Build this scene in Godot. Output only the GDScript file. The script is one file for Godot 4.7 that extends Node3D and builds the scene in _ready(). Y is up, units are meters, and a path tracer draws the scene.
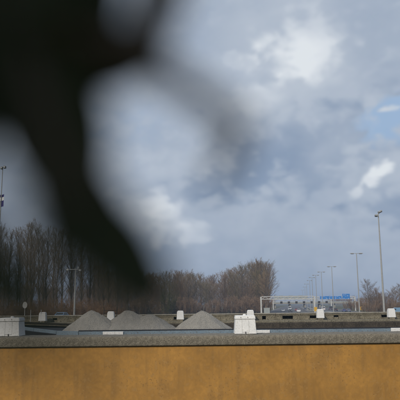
extends Node3D

const EYE := 4.5          # height of the lens above the plain (metres)
var rng := RandomNumberGenerator.new()
var used := {}
var M := {}

# ---------------------------------------------------------------- helpers
func numbered(n: String) -> String:
	if not used.has(n):
		used[n] = 0
		return n
	used[n] += 1
	return "%s_%03d" % [n, used[n]]

func tag(o: Node, label: String, category: String, group := "", kind := "") -> Node:
	o.set_meta("label", label)
	if category != "": o.set_meta("category", category)
	if group != "": o.set_meta("group", group)
	if kind != "": o.set_meta("kind", kind)
	return o

func base(called: String, where: Vector3, label: String, category: String, group := "", turn := 0.0) -> Node3D:
	var o := Node3D.new()
	o.name = numbered(called)
	add_child(o)
	o.position = where
	o.rotation.y = turn
	tag(o, label, category, group)
	return o

func put(called: String, mesh: Mesh, m: Material, parent: Node, at := Vector3.ZERO, turn := 0.0) -> MeshInstance3D:
	var o := MeshInstance3D.new()
	o.mesh = mesh
	o.material_override = m
	o.name = called if parent != self else numbered(called)
	parent.add_child(o, true)
	o.position = at
	o.rotation.y = turn
	return o

func struct(called: String, mesh: Mesh, m: Material, label: String, category: String, at := Vector3.ZERO) -> MeshInstance3D:
	var o := put(called, mesh, m, self, at)
	tag(o, label, category, "", "structure")
	return o

func copy(o: Node3D, at: Vector3, turn := 0.0, size := 1.0, label := "") -> Node3D:
	var c: Node3D = o.duplicate()
	c.name = numbered(String(o.name).rstrip("_0123456789"))
	add_child(c)
	c.position = at
	c.rotation.y = turn
	c.scale = Vector3(size, size, size)
	if label != "": c.set_meta("label", label)
	return c

func begin() -> SurfaceTool:
	var st := SurfaceTool.new()
	st.begin(Mesh.PRIMITIVE_TRIANGLES)
	return st

# a flat convex polygon whose normal points away from `inside`
func poly(st: SurfaceTool, p: Array, inside: Vector3) -> void:
	var n: Vector3 = (p[1] - p[0]).cross(p[2] - p[0])
	if n.length() < 1e-12 and p.size() > 3: n = (p[2] - p[0]).cross(p[3] - p[0])
	n = n.normalized()
	var out: bool = n.dot(p[0] - inside) >= 0.0
	if not out: n = -n
	for k in range(1, p.size() - 1):
		var t: Array = [p[0], p[k + 1], p[k]] if out else [p[0], p[k], p[k + 1]]
		for q in t:
			st.set_normal(n)
			st.set_uv(Vector2(q.x, -q.y) if absf(n.z) > 0.6 else Vector2(q.z if absf(n.x) > 0.6 else q.x, -q.y if absf(n.x) > 0.6 else q.z))
			st.add_vertex(q)

# frustum block with chamfered edges: bottom size (bx, bz), top size (tx, tz), standing on y0..y1 round c
func block(st: SurfaceTool, c: Vector3, bx: float, bz: float, tx: float, tz: float, h: float, e := 0.01) -> void:
	var inside := c + Vector3(0, h * 0.5, 0)
	var at := func(sx: int, sy: int, sz: int, ax: int) -> Vector3:
		var fx := (bx if sy < 0 else tx) * 0.5
		var fz := (bz if sy < 0 else tz) * 0.5
		var v := Vector3(sx * fx, 0.0 if sy < 0 else h, sz * fz)
		if ax != 0: v.x -= sx * e
		if ax != 1: v.y -= sy * e
		if ax != 2: v.z -= sz * e
		return c + v
	for s in [-1, 1]:
		poly(st, [at.call(s, -1, -1, 0), at.call(s, 1, -1, 0), at.call(s, 1, 1, 0), at.call(s, -1, 1, 0)], inside)
		poly(st, [at.call(-1, s, -1, 1), at.call(1, s, -1, 1), at.call(1, s, 1, 1), at.call(-1, s, 1, 1)], inside)
		poly(st, [at.call(-1, -1, s, 2), at.call(1, -1, s, 2), at.call(1, 1, s, 2), at.call(-1, 1, s, 2)], inside)
		for t in [-1, 1]:
			poly(st, [at.call(-1, s, t, 1), at.call(1, s, t, 1), at.call(1, s, t, 2), at.call(-1, s, t, 2)], inside)
			poly(st, [at.call(s, -1, t, 0), at.call(s, 1, t, 0), at.call(s, 1, t, 2), at.call(s, -1, t, 2)], inside)
			poly(st, [at.call(s, t, -1, 0), at.call(s, t, 1, 0), at.call(s, t, 1, 1), at.call(s, t, -1, 1)], inside)
			for u in [-1, 1]:
				poly(st, [at.call(s, t, u, 0), at.call(s, t, u, 1), at.call(s, t, u, 2)], inside)

func boxed(size: Vector3, e := 0.01, lift := 0.0) -> ArrayMesh:
	var st := begin()
	block(st, Vector3(0, lift, 0), size.x, size.z, size.x, size.z, size.y, e)
	return st.commit()

# tapered tube along points with radii
func tube(st: SurfaceTool, pts: Array, radii: Array, sides := 8, cap := true) -> void:
	var rings: Array = []
	var n: int = pts.size()
	for i in n:
		var d: Vector3 = (pts[mini(i + 1, n - 1)] - pts[maxi(i - 1, 0)]).normalized()
		var a := d.cross(Vector3(0, 0, 1) if absf(d.z) < 0.8 else Vector3(1, 0, 0)).normalized()
		var b := d.cross(a)
		var r: Array = []
		for k in sides:
			var w := TAU * k / sides
			r.append([pts[i] + (a * cos(w) + b * sin(w)) * radii[i], a * cos(w) + b * sin(w)])
		rings.append(r)
	for i in n - 1:
		for k in sides:
			var k2 := (k + 1) % sides
			for q in [rings[i][k], rings[i + 1][k], rings[i + 1][k2], rings[i][k], rings[i + 1][k2], rings[i][k2]]:
				st.set_normal(q[1])
				st.set_uv(Vector2(float(k) / sides, i))
				st.add_vertex(q[0])
	if cap:
		for e in [[0, 1], [n - 1, n - 2]]:
			var ring: Array = []
			for q in rings[e[0]]: ring.append(q[0])
			poly(st, ring, pts[e[1]])

func tubed(pts: Array, radii: Array, sides := 8) -> ArrayMesh:
	var st := begin()
	tube(st, pts, radii, sides)
	return st.commit()

# ---------------------------------------------------------------- textures and materials
func srgb(r: float, g: float, b: float) -> Color:
	return Color(r, g, b).linear_to_srgb()

func noise(freq: float, oct: int, seed_: int) -> FastNoiseLite:
	var n := FastNoiseLite.new()
	n.noise_type = FastNoiseLite.TYPE_SIMPLEX_SMOOTH
	n.frequency = freq
	n.fractal_octaves = oct
	n.seed = seed_
	return n

# a seamless texture: fn(a, b, c) of three independent tiling noises in 0..1 gives a linear colour
func tex(size: int, f: Array, fn: Callable, seed_: int) -> ImageTexture:
	var d: Array = []
	for k in 3:
		var n := noise(f[k], 4 if k == 0 else 2, seed_ + k * 17)
		d.append(n.get_seamless_image(size, size).get_data())
	var out := PackedByteArray()
	out.resize(size * size * 3)
	var d0: PackedByteArray = d[0]
	var d1: PackedByteArray = d[1]
	var d2: PackedByteArray = d[2]
	for i in size * size:
		var c: Color = fn.call(d0[i] / 255.0, d1[i] / 255.0, d2[i] / 255.0)
		c = c.linear_to_srgb()
		out[i * 3] = clampi(int(c.r * 255.0 + 0.5), 0, 255)
		out[i * 3 + 1] = clampi(int(c.g * 255.0 + 0.5), 0, 255)
		out[i * 3 + 2] = clampi(int(c.b * 255.0 + 0.5), 0, 255)
	var img := Image.create_from_data(size, size, false, Image.FORMAT_RGB8, out)
	img.generate_mipmaps()
	return ImageTexture.create_from_image(img)

func bumps(size: int, freq: float, oct: int, seed_: int, strength: float) -> ImageTexture:
	var img := noise(freq, oct, seed_).get_seamless_image(size, size)
	img.convert(Image.FORMAT_RGBA8)
	img.bump_map_to_normal_map(strength)
	return ImageTexture.create_from_image(img)

func plain(c: Color, rough := 0.8, metal := 0.0) -> StandardMaterial3D:
	var m := StandardMaterial3D.new()
	m.albedo_color = c
	m.roughness = rough
	m.metallic = metal
	return m

func tiled(t: Texture2D, metres: float, rough := 0.9, normal: Texture2D = null, ns := 1.0) -> StandardMaterial3D:
	var m := StandardMaterial3D.new()
	m.albedo_texture = t
	m.roughness = rough
	m.uv1_triplanar = true
	m.uv1_world_triplanar = true
	m.uv1_scale = Vector3.ONE / metres
	if normal:
		m.normal_enabled = true
		m.normal_texture = normal
		m.normal_scale = ns
	return m

func mixc(a: Array, b: Array, t: float) -> Color:
	t = clampf(t, 0.0, 1.0)
	return Color(lerpf(a[0], b[0], t), lerpf(a[1], b[1], t), lerpf(a[2], b[2], t))

func materials() -> void:
	var grit := bumps(512, 0.06, 3, 5, 6.0)
	# exposed-aggregate concrete with lichen
	M.coping = tiled(tex(1024, [0.01, 0.045, 0.10], func(a, b, c):
		var col := mixc([0.115, 0.10, 0.076], [0.225, 0.20, 0.155], a * 1.7 - 0.35)
		col = col.lerp(Color(0.028, 0.026, 0.02), clampf((b - 0.54) * 4.0, 0.0, 0.8))
		return col.lerp(Color(0.46, 0.43, 0.36), clampf((c - 0.60) * 4.0, 0.0, 0.6)), 11), 1.7, 0.95, grit, 0.4)
	M.concrete = tiled(tex(512, [0.01, 0.05, 0.15], func(a, b, c):
		var col := mixc([0.145, 0.128, 0.092], [0.235, 0.212, 0.158], a * 1.4 - 0.2)
		col = col.lerp(Color(0.03, 0.03, 0.02), clampf((b - 0.6) * 4.0, 0.0, 0.7))
		return col.lerp(Color(0.10, 0.12, 0.05), clampf((c - 0.64) * 1.6, 0.0, 0.25)), 23), 4.0, 0.95, grit, 0.8)
	M.pale_concrete = tiled(tex(256, [0.02, 0.06, 0.15], func(a, b, c):
		var col := mixc([0.22, 0.205, 0.17], [0.36, 0.34, 0.29], a)
		return col.lerp(Color(0.12, 0.11, 0.08), clampf((b - 0.6) * 3.0, 0.0, 0.6)), 31), 4.0, 0.9)
	M.gravel = tiled(tex(512, [0.02, 0.12, 0.3], func(a, b, c):
		var col := mixc([0.255, 0.242, 0.215], [0.335, 0.318, 0.285], a * 1.4 - 0.2)
		col = col.lerp(Color(0.10, 0.09, 0.075), clampf((b - 0.5) * 2.6, 0.0, 0.75))
		return col.lerp(Color(0.48, 0.46, 0.42), clampf((c - 0.52) * 3.0, 0.0, 0.7)), 41), 2.4, 1.0, bumps(512, 0.1, 3, 45, 9.0), 1.6)
	M.grass = tiled(tex(512, [0.01, 0.05, 0.2], func(a, b, c):
		var col := mixc([0.05, 0.06, 0.022], [0.10, 0.095, 0.04], a)
		return col.lerp(Color(0.13, 0.10, 0.055), clampf((b - 0.5) * 2.0, 0.0, 0.7)), 51), 9.0, 1.0, grit, 1.0)
	M.asphalt = tiled(tex(256, [0.02, 0.1, 0.3], func(a, b, c): return mixc([0.07, 0.07, 0.072], [0.12, 0.12, 0.122], a * 0.6 + c * 0.4), 61), 6.0, 0.9)
	var chips := tex(512, [0.012, 0.04, 0.12], func(a, b, c):
		var col := mixc([0.70, 0.71, 0.71], [0.83, 0.83, 0.82], a)
		col = col.lerp(Color(0.42, 0.40, 0.34), clampf((b - 0.60) * 2.6, 0.0, 0.42))
		return col.lerp(Color(0.16, 0.14, 0.11), clampf((c - 0.82) * 5.0, 0.0, 0.5)), 71)
	M.white = tiled(chips, 1.4, 0.55)
	M.blue_steel = tiled(tex(512, [0.01, 0.05, 0.12], func(a, b, c):
		var col := mixc([0.15, 0.215, 0.275], [0.20, 0.27, 0.33], a)
		col = col.lerp(Color(0.10, 0.10, 0.09), clampf((b - 0.6) * 3.0, 0.0, 0.6))
		return col.lerp(Color(0.16, 0.08, 0.04), clampf((c - 0.72) * 6.0, 0.0, 0.8)), 81), 2.5, 0.5)
	M.navy = tiled(tex(256, [0.01, 0.05, 0.12], func(a, b, c): return mixc([0.006, 0.008, 0.015], [0.016, 0.019, 0.028], a * 0.6 + c * 0.4), 91), 3.0, 0.85)
	M.hold = tiled(tex(512, [0.012, 0.05, 0.12], func(a, b, c):
		var col := mixc([0.022, 0.020, 0.017], [0.065, 0.054, 0.042], a)
		return col.lerp(Color(0.10, 0.085, 0.065), clampf((b - 0.58) * 3.0, 0.0, 0.6)), 95), 3.0, 0.9)
	M.stud = plain(srgb(0.12, 0.115, 0.10), 0.6)
	M.galv = plain(srgb(0.52, 0.53, 0.52), 0.6)
	M.pole = tiled(tex(256, [0.02, 0.08, 0.2], func(a, b, c): return mixc([0.27, 0.28, 0.28], [0.38, 0.39, 0.39], a), 101), 1.5, 0.5)
	M.lamp_dark = plain(srgb(0.05, 0.05, 0.055), 0.4)
	M.lens = plain(srgb(0.55, 0.56, 0.55), 0.15)
	M.dark = plain(srgb(0.02, 0.02, 0.022), 0.7)
	M.sign_blue = plain(srgb(0.025, 0.20, 0.58), 0.45)
	M.sign_white = plain(srgb(0.75, 0.75, 0.75), 0.5)
	M.sign_back = plain(srgb(0.34, 0.37, 0.36), 0.5, 0.2)
	M.flag_blue = plain(srgb(0.04, 0.035, 0.16), 0.9)
	M.yellow = plain(srgb(0.62, 0.36, 0.02), 0.5)
	M.paint = plain(srgb(0.62, 0.62, 0.60), 0.8)
	M.glass = plain(srgb(0.02, 0.025, 0.03), 0.1)
	M.rubber = plain(srgb(0.02, 0.02, 0.02), 0.9)
	M.red_lamp = plain(srgb(0.45, 0.02, 0.02), 0.3)
	M.bark = plain(srgb(0.125, 0.095, 0.067), 0.95)
	M.bark_grey = plain(srgb(0.13, 0.112, 0.088), 0.95)
	M.twig = plain(srgb(0.225, 0.150, 0.092), 0.95)
	M.twig_grey = plain(srgb(0.225, 0.175, 0.125), 0.95)
	M.twig_red = plain(srgb(0.20, 0.122, 0.070), 0.95)
	M.twig_olive = plain(srgb(0.10, 0.10, 0.042), 0.95)
	M.leaf = plain(srgb(0.042, 0.050, 0.030), 0.9)
	M.near_bark = plain(srgb(0.085, 0.070, 0.055), 0.95)
	for k in ["leaf", "near_bark"]: M[k].metallic_specular = 0.1
	M.twig_dun = plain(srgb(0.25, 0.178, 0.10), 0.95)
	M.twig_moss = plain(srgb(0.155, 0.128, 0.062), 0.95)
	var w := StandardMaterial3D.new()
	w.albedo_color = srgb(0.02, 0.03, 0.03)
	w.roughness = 0.12
	w.normal_enabled = true
	w.normal_texture = bumps(256, 0.03, 3, 111, 3.0)
	w.normal_scale = 0.3
	w.uv1_triplanar = true
	w.uv1_world_triplanar = true
	w.uv1_scale = Vector3.ONE / 4.0
	M.water = w
	M.ochre = ochre()

# weathered ochre paint: blotches, fine dark specks, rain streaks of dirt below the coping, scuffs
func ochre() -> StandardMaterial3D:
	var w := 1536
	var h := 384
	var big := noise(0.006, 4, 201)
	var fine := noise(0.05, 3, 207)
	var run := noise(0.022, 3, 211)
	var speck := noise(0.13, 3, 219)
	var out := PackedByteArray()
	out.resize(w * h * 3)
	for y in h:
		for x in w:
			var a := big.get_noise_2d(x, y)
			var f := fine.get_noise_2d(x, y)
			var s := run.get_noise_2d(x * 1.6, y * 0.10)
			var k := speck.get_noise_2d(x, y * 0.8)
			var g := run.get_noise_2d(x * 0.3 + 500.0, y * 0.5)
			var v := 1.0 + a * 0.26 + f * 0.20
			var c := Color(0.375 * v, 0.192 * v, 0.040 * v)
			c = c.lerp(Color(0.17, 0.098, 0.035), clampf((s - 0.05) * 0.6 + g * 0.6 + f * 0.4, 0.0, 0.32))
			c = c.lerp(Color(0.08, 0.05, 0.022), clampf((k - 0.53 + a * 0.25 + g * 0.2) * 4.0, 0.0, 0.5))
			c = c.lerp(Color(0.42, 0.25, 0.09), clampf((-f - 0.30 + g * 0.3) * 2.0, 0.0, 0.3))
			c = c.linear_to_srgb()
			var i := (y * w + x) * 3
			out[i] = clampi(int(c.r * 255.0), 0, 255)
			out[i + 1] = clampi(int(c.g * 255.0), 0, 255)
			out[i + 2] = clampi(int(c.b * 255.0), 0, 255)
	var m := StandardMaterial3D.new()
	m.albedo_texture = ImageTexture.create_from_image(Image.create_from_data(w, h, false, Image.FORMAT_RGB8, out))
	m.uv1_scale = Vector3(1.0 / 13.0, 1.0 / 3.25, 1)
	m.uv1_offset = Vector3(0.5, 0.2, 0)
	m.roughness = 0.75
	return m

# ---------------------------------------------------------------- sky: broken grey cloud over pale blue air
func smooth(a: float, b: float, x: float) -> float:
	var t := clampf((x - a) / (b - a), 0.0, 1.0)
	return t * t * (3.0 - 2.0 * t)

func sky_picture() -> ImageTexture:
	var w := 2048
	var h := 1024
	var n_big := noise(1.7, 4, 301)
	var n_mid := noise(5.0, 5, 307)
	var n_warp := noise(9.0, 4, 313)
	var n_fine := noise(22.0, 3, 317)
	# [azimuth, elevation, half width, half height, tilt (degrees), brightness change, cover change]
	var F: Array = [
		[10.49, 23.77, 3.6, 2.6, 20.0, 0.34, 0.4],
		[8.63, 21.75, 9.0, 6.0, 20.0, 0.12, 0.4],
		[11.88, 22.24, 2.6, 1.8, -20.0, 0.22, 0.3],
		[8.66, 22.65, 3.0, 1.8, 30.0, 0.16, 0.3],
		[5.67, 19.15, 2.6, 1.5, 25.0, 0.24, 0.3],
		[4.58, 22.68, 1.6, 0.9, 0.0, 0.15, 0.3],
		[17.28, 12.06, 1.25, 0.75, 20.0, 0.62, 0.8],
		[16.23, 11.12, 1.5, 0.85, 40.0, 0.58, 0.8],
		[15.18, 10.17, 1.2, 0.7, 25.0, 0.40, 0.8],
		[18.49, 16.94, 6.2, 2.2, 22.0, 0.0, -1.4],
		[18.53, 17.47, 1.4, 0.35, 5.0, 0.35, 0.9],
		[-5.79, 8.70, 3.4, 1.9, -20.0, 0.36, 0.6],
		[-4.55, 9.56, 1.7, 1.2, 20.0, 0.16, 0.3],
		[-2.33, 7.37, 2.6, 1.7, -30.0, 0.28, 0.5],
		[-0.42, 6.78, 1.8, 1.2, 10.0, 0.18, 0.4],
		[0.51, 12.12, 2.6, 0.9, 20.0, 0.12, 0.1],
		[8.83, 14.34, 8.0, 3.4, 14.0, -0.25, 0.8],
		[3.93, 12.63, 5.0, 2.4, 25.0, -0.08, 0.7],
		[12.58, 13.39, 2.6, 1.6, 40.0, 0.12, 0.4],
		[18.48, 8.69, 3.6, 1.8, 0.0, -0.24, 0.8],
		[-1.85, 26.54, 6.0, 4.0, 0.0, -0.04, 0.5],
		[18.94, 23.40, 5.0, 5.0, 0.0, -0.10, 0.8],
		[15.16, 25.60, 4.0, 3.0, 0.0, -0.06, 0.8],
		[-4.86, 15.54, 5.5, 3.0, 0.0, -0.04, -0.25],
	]
	# the same kinds of cloud go on round the rest of the sky
	var r := RandomNumberGenerator.new()
	r.seed = 77
	for k in 46:
		var az := r.randf_range(24.0, 336.0)
		var el := r.randf_range(6.0, 70.0)
		var kind := r.randi() % 4
		var sx := r.randf_range(2.5, 9.0)
		F.append([az if az < 180.0 else az - 360.0, el, sx, sx * r.randf_range(0.4, 0.7), r.randf_range(-30.0, 30.0), [0.4, -0.2, 0.25, 0.0][kind], [0.5, 0.7, 0.3, -1.2][kind]])
	for f in F:
		f.append(cos(deg_to_rad(f[4])))
		f.append(sin(deg_to_rad(f[4])))
	var out := PackedByteArray()
	out.resize(w * h * 3)
	var flat := Color(0.30, 0.37, 0.47).linear_to_srgb()
	for y in h:
		var el := 90.0 - (y + 0.5) * 180.0 / h
		if el < -2.0:
			for x in w:
				out[(y * w + x) * 3] = flat.r8
				out[(y * w + x) * 3 + 1] = flat.g8
				out[(y * w + x) * 3 + 2] = flat.b8
			continue
		var near_row: Array = []
		for f in F:
			if absf(el - f[1]) < maxf(f[2], f[3]) * 2.6: near_row.append(f)
		var ce := cos(deg_to_rad(el))
		var se := sin(deg_to_rad(el))
		var x := 0
		while x < w:
			var az := (x + 0.5) * 360.0 / w
			if az > 180.0: az -= 360.0
			var step := 1 if absf(az) < 26.0 else 2
			var d := Vector3(ce * sin(deg_to_rad(az)), se * 1.5, -ce * cos(deg_to_rad(az)))
			var wp := n_warp.get_noise_3dv(d)
			var big := n_big.get_noise_3dv(d)
			var mid := n_mid.get_noise_3dv(d + Vector3(wp, wp, wp) * 0.04)
			var fine := n_fine.get_noise_3dv(d + Vector3(wp, -wp, wp) * 0.02)
			var bright := 0.31 + big * 0.11 + mid * 0.15 + fine * 0.08
			var cover := 0.90 + big * 0.4 + mid * 0.45 + fine * 0.1
			for f in near_row:
				var da: float = az - f[0]
				if da > 180.0: da -= 360.0
				if da < -180.0: da += 360.0
				da *= ce
				if absf(da) > maxf(f[2], f[3]) * 2.6: continue
				var de: float = el - f[1]
				var u: float = (da * f[7] + de * f[8]) / f[2]
				var v: float = (-da * f[8] + de * f[7]) / f[3]
				var q := sqrt(u * u + v * v) + mid * 0.6 + wp * 0.8 + fine * 0.8
				var k: float = smooth(1.5, 0.3, q) if f[2] > 2.0 else smooth(1.2, 0.55, q)
				bright += f[5] * k
				cover += f[6] * k
			var hor := smooth(13.0, 2.0, el)
			bright = lerpf(bright, bright * 0.7 - 0.02, hor)
			var air := mixc([0.32, 0.46, 0.66], [0.29, 0.41, 0.57], hor)
			var cl := mixc([0.245, 0.320, 0.445], [0.76, 0.80, 0.84], bright)
			var c := air.lerp(cl, smooth(0.0, 0.8, cover) * 0.85 + 0.12).linear_to_srgb()
			var i := (y * w + x) * 3
			for t in step:
				out[i] = c.r8
				out[i + 1] = c.g8
				out[i + 2] = c.b8
				i += 3
			x += step
	return ImageTexture.create_from_image(Image.create_from_data(w, h, false, Image.FORMAT_RGB8, out))

# ---------------------------------------------------------------- bare trees
var tv: PackedVector3Array
var tn: PackedVector3Array

func cone(a: Vector3, b: Vector3, ra: float, rb: float, sides := 3) -> void:
	var d := (b - a).normalized()
	var u := d.cross(Vector3(0.3, 0.1, 1) if absf(d.z) < 0.8 else Vector3(1, 0.2, 0)).normalized()
	var v := d.cross(u)
	for k in sides:
		var w0 := TAU * k / sides
		var w1 := TAU * (k + 1) / sides
		var n0 := u * cos(w0) + v * sin(w0)
		var n1 := u * cos(w1) + v * sin(w1)
		tv.append_array([a + n0 * ra, b + n0 * rb, b + n1 * rb])
		tn.append_array([n0, n0, n1])
		tv.append_array([a + n0 * ra, b + n1 * rb, a + n1 * ra])
		tn.append_array([n0, n1, n1])

func spike(a: Vector3, b: Vector3, ra: float) -> void:
	var d := (b - a).normalized()
	var u := d.cross(Vector3(0.3, 0.1, 1) if absf(d.z) < 0.8 else Vector3(1, 0.2, 0)).normalized()
	var v := d.cross(u)
	for k in 3:
		var w0 := TAU * k / 3
		var w1 := TAU * (k + 1) / 3
		var n0 := u * cos(w0) + v * sin(w0)
		var n1 := u * cos(w1) + v * sin(w1)
		tv.append_array([a + n0 * ra, b, a + n1 * ra])
		tn.append_array([n0, (n0 + n1).normalized(), n1])

func wood() -> ArrayMesh:
	var arr := []
	arr.resize(Mesh.ARRAY_MAX)
	arr[Mesh.ARRAY_VERTEX] = tv
	arr[Mesh.ARRAY_NORMAL] = tn
	var m := ArrayMesh.new()
	m.add_surface_from_arrays(Mesh.PRIMITIVE_TRIANGLES, arr)
	return m

func fresh() -> void:
	tv = PackedVector3Array()
	tn = PackedVector3Array()

func wob(s: float) -> Vector3:
	return Vector3(rng.randf_range(-s, s), rng.randf_range(-s, s), rng.randf_range(-s, s))

# returns [trunk mesh, crown mesh]; lean: how steeply limbs rise (0 flat .. 1 upright)
func bare_tree(h: float, r: float, limbs: int, first: float, reach: float, rise: float, side: int, fine: int, thick: float) -> Array:
	fresh()
	var limbs_v: Array = []
	var p := Vector3.ZERO
	var axis: Array = [p]
	var n := 9
	for i in n:
		p = p + Vector3(rng.randf_range(-1, 1) * h * 0.012, h / n, rng.randf_range(-1, 1) * h * 0.012)
		axis.append(p)
	for i in n:
		cone(axis[i], axis[i + 1], r * pow(1.0 - float(i) / n, 0.8) + 0.012, r * pow(1.0 - float(i + 1) / n, 0.8) + 0.012, 6)
	for k in limbs:
		var t := first + (0.985 - first) * (k + rng.randf()) / limbs
		var fi := t * n
		var i := mini(int(fi), n - 1)
		var a: Vector3 = axis[i].lerp(axis[i + 1], fi - i)
		var w := k * 2.4 + rng.randf_range(-0.5, 0.5)
		var shape := sin(PI * clampf((t - first) / (1.0 - first) * 0.86 + 0.14, 0.0, 1.0)) * 0.75 + 0.25
		var le := reach * shape * rng.randf_range(0.65, 1.2)
		var up := rise + rng.randf_range(-0.15, 0.15)
		var dir := Vector3(cos(w) * (1.0 - up), up, sin(w) * (1.0 - up)).normalized()
		var b := a + dir * le * 0.5 + wob(le * 0.05)
		dir = (dir + Vector3(0, 0.35, 0) + wob(0.15)).normalized()
		var c := b + dir * le * 0.5
		var lr := r * 0.30 * (1.0 - t * 0.7) + 0.015
		cone(a, b, lr, lr * 0.65, 4)
		cone(b, c, lr * 0.65, 0.012, 3)
		limbs_v.append([a, b, c, le])
	var trunk := wood()
	fresh()
	for l in limbs_v:
		for s in side:
			var t := rng.randf_range(0.15, 1.0)
			var a: Vector3 = l[0].lerp(l[1], t * 2.0) if t < 0.5 else l[1].lerp(l[2], t * 2.0 - 1.0)
			var along: Vector3 = (l[2] - l[0]).normalized()
			var dir := (along + wob(0.8) + Vector3(0, 0.25, 0)).normalized()
			var le: float = l[3] * rng.randf_range(0.25, 0.5) * (1.15 - t * 0.5)
			var b := a + dir * le
			spike(a, b, thick * 1.5)
			for f in fine:
				var e := a.lerp(b, rng.randf_range(0.2, 0.95))
				var fd := (dir + wob(0.9) + Vector3(0, 0.15, 0)).normalized()
				spike(e, e + fd * le * rng.randf_range(0.35, 0.7), thick)
	return [trunk, wood()]

func tree_thing(called: String, parts: Array, mt: Material, mc: Material, at: Vector3, label: String, group: String) -> Node3D:
	var o := base(called, at, label, "tree", group)
	put("trunk", parts[0], mt, o)
	put("crown", parts[1], mc, o)
	return o

func shrub_parts(h: float, spread: float, stems: int, twigs: int, thick: float) -> Array:
	fresh()
	var ends: Array = []
	for k in stems:
		var w := rng.randf() * TAU
		var a := Vector3(cos(w), 0, sin(w)) * rng.randf() * spread * 0.35
		var le := h * rng.randf_range(0.6, 1.0)
		var b := a + Vector3(cos(w) * rng.randf() * spread * 0.45, le, sin(w) * rng.randf() * spread * 0.45)
		var m := a.lerp(b, 0.5) + wob(0.2)
		cone(a, m, thick * 2.4, thick * 1.6, 3)
		spike(m, b, thick * 1.6)
		ends.append([a, m, b])
	var stem := wood()
	fresh()
	for k in twigs:
		var e: Array = ends[rng.randi() % stems]
		var t := rng.randf_range(0.1, 1.0)
		var a: Vector3 = e[0].lerp(e[1], t * 2.0) if t < 0.5 else e[1].lerp(e[2], t * 2.0 - 1.0)
		var dir := (wob(1.0) + Vector3(0, 0.6, 0)).normalized()
		spike(a, a + dir * h * rng.randf_range(0.12, 0.3), thick)
	return [stem, wood()]

# ---------------------------------------------------------------- builders
func near_bollard(where: Vector3, label: String) -> void:
	var o := base("white_bollard", where, label, "bollard", "large white bollards on the near wall")
	var st := begin()
	block(st, Vector3.ZERO, 0.625, 0.60, 0.565, 0.54, 0.405, 0.012)
	put("body", st.commit(), M.white, o)
	for k in 3:                       # the front is sheeted in three upright plates
		var s := begin()
		var x0 := -0.306 + k * 0.206
		var bot := 0.012 if k != 1 else 0.055
		var yt := 0.398
		var z := func(y: float) -> float: return 0.303 - y * 0.0745
		var xs := func(x: float, y: float) -> float: return x * (1.0 - y * 0.235)
		var f: Array = []
		var bk: Array = []
		for c in [[x0, bot], [x0 + 0.199, bot], [x0 + 0.199, yt], [x0, yt]]:
			f.append(Vector3(xs.call(c[0], c[1]), c[1], z.call(c[1]) + 0.012))
			bk.append(Vector3(xs.call(c[0], c[1]), c[1], z.call(c[1]) - 0.008))
		var mid := Vector3(x0 + 0.1, 0.2, 0.28)
		poly(s, f, mid)
		for q in 4: poly(s, [f[q], f[(q + 1) % 4], bk[(q + 1) % 4], bk[q]], mid)
		put("front_plate", s.commit(), M.white, o)
	st = begin()
	block(st, Vector3(0, 0.413, 0), 0.590, 0.565, 0.560, 0.535, 0.105, 0.014)
	put("lid", st.commit(), M.white, o)
	put("drain_slot", boxed(Vector3(0.022, 0.07, 0.02), 0.002), M.dark, o, Vector3(0.0, 0.0, 0.306))
	st = begin()
	tube(st, [Vector3(0, 0.515, 0), Vector3(0, 0.545, 0), Vector3(0, 0.56, 0)], [0.05, 0.05, 0.03], 10)
	put("lifting_eye", st.commit(), M.white, o)
	for k in 2:
		st = begin()
		tube(st, [Vector3(-0.13 + 0.2 * k, 0.465, 0.266), Vector3(-0.13 + 0.2 * k, 0.463, 0.285)], [0.012, 0.012], 8)
		put("bolt", st.commit(), M.stud, o)

func far_bollard() -> Node3D:
	var o := base("quay_bollard", Vector3.ZERO, "", "bollard", "small white bollards on the far quay")
	var st := begin()
	block(st, Vector3.ZERO, 0.50, 0.50, 0.50, 0.50, 0.16, 0.01)
	put("foot", st.commit(), M.concrete, o)
	st = begin()
	block(st, Vector3(0, 0.162, 0), 0.70, 0.60, 0.62, 0.54, 0.72, 0.03)
	put("body", st.commit(), M.white, o)
	st = begin()
	block(st, Vector3(0, 0.884, 0), 0.60, 0.52, 0.50, 0.44, 0.11, 0.03)
	put("cap", st.commit(), M.white, o)
	return o

func heap(where: Vector3, top: float, left: float, right: float, seed_: int, label: String) -> void:
	# a poured heap: slopes near the angle of repose, rounded tip, gullies and slumps
	var n := noise(0.7, 4, seed_)
	var nf := noise(5.0, 3, seed_ + 3)
	var st := begin()
	var rings := 44
	var seg := 96
	var g: Array = []
	for i in rings + 1:
		var t := pow(float(i) / rings, 0.8)
		var row: Array = []
		for k in seg:
			var w := TAU * k / seg
			var run: float = lerpf(left, right, smooth(-1.0, 1.0, cos(w)))
			run *= 1.0 + n.get_noise_2d(cos(w) * 1.6, sin(w) * 1.6) * 0.22
			var x := cos(w) * run * t
			var z := sin(w) * lerpf(run, (left + right) * 0.5, 0.5) * t
			var y := top * (1.0 - sqrt(t * t + 0.0012) + 0.034)
			y += n.get_noise_3d(x, z, 9.0) * 0.30 * t + n.get_noise_3d(cos(w) * 5.0, sin(w) * 5.0, t) * 0.10 * t + nf.get_noise_3d(x * 0.5, z * 0.5, 3.0) * 0.05 + nf.get_noise_3d(x * 3.0, z * 3.0, 5.0) * 0.03
			row.append(Vector3(x, y, z))
		g.append(row)
	for i in rings:
		for k in seg:
			var k2 := (k + 1) % seg
			st.set_smooth_group(0)
			for q in [g[i][k], g[i + 1][k2], g[i + 1][k], g[i][k], g[i][k2], g[i + 1][k2]]:
				st.add_vertex(q)
	st.generate_normals()
	var o := put("gravel_heap", st.commit(), M.gravel, self, where)
	tag(o, label, "gravel heap", "gravel heaps in the barge")

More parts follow.
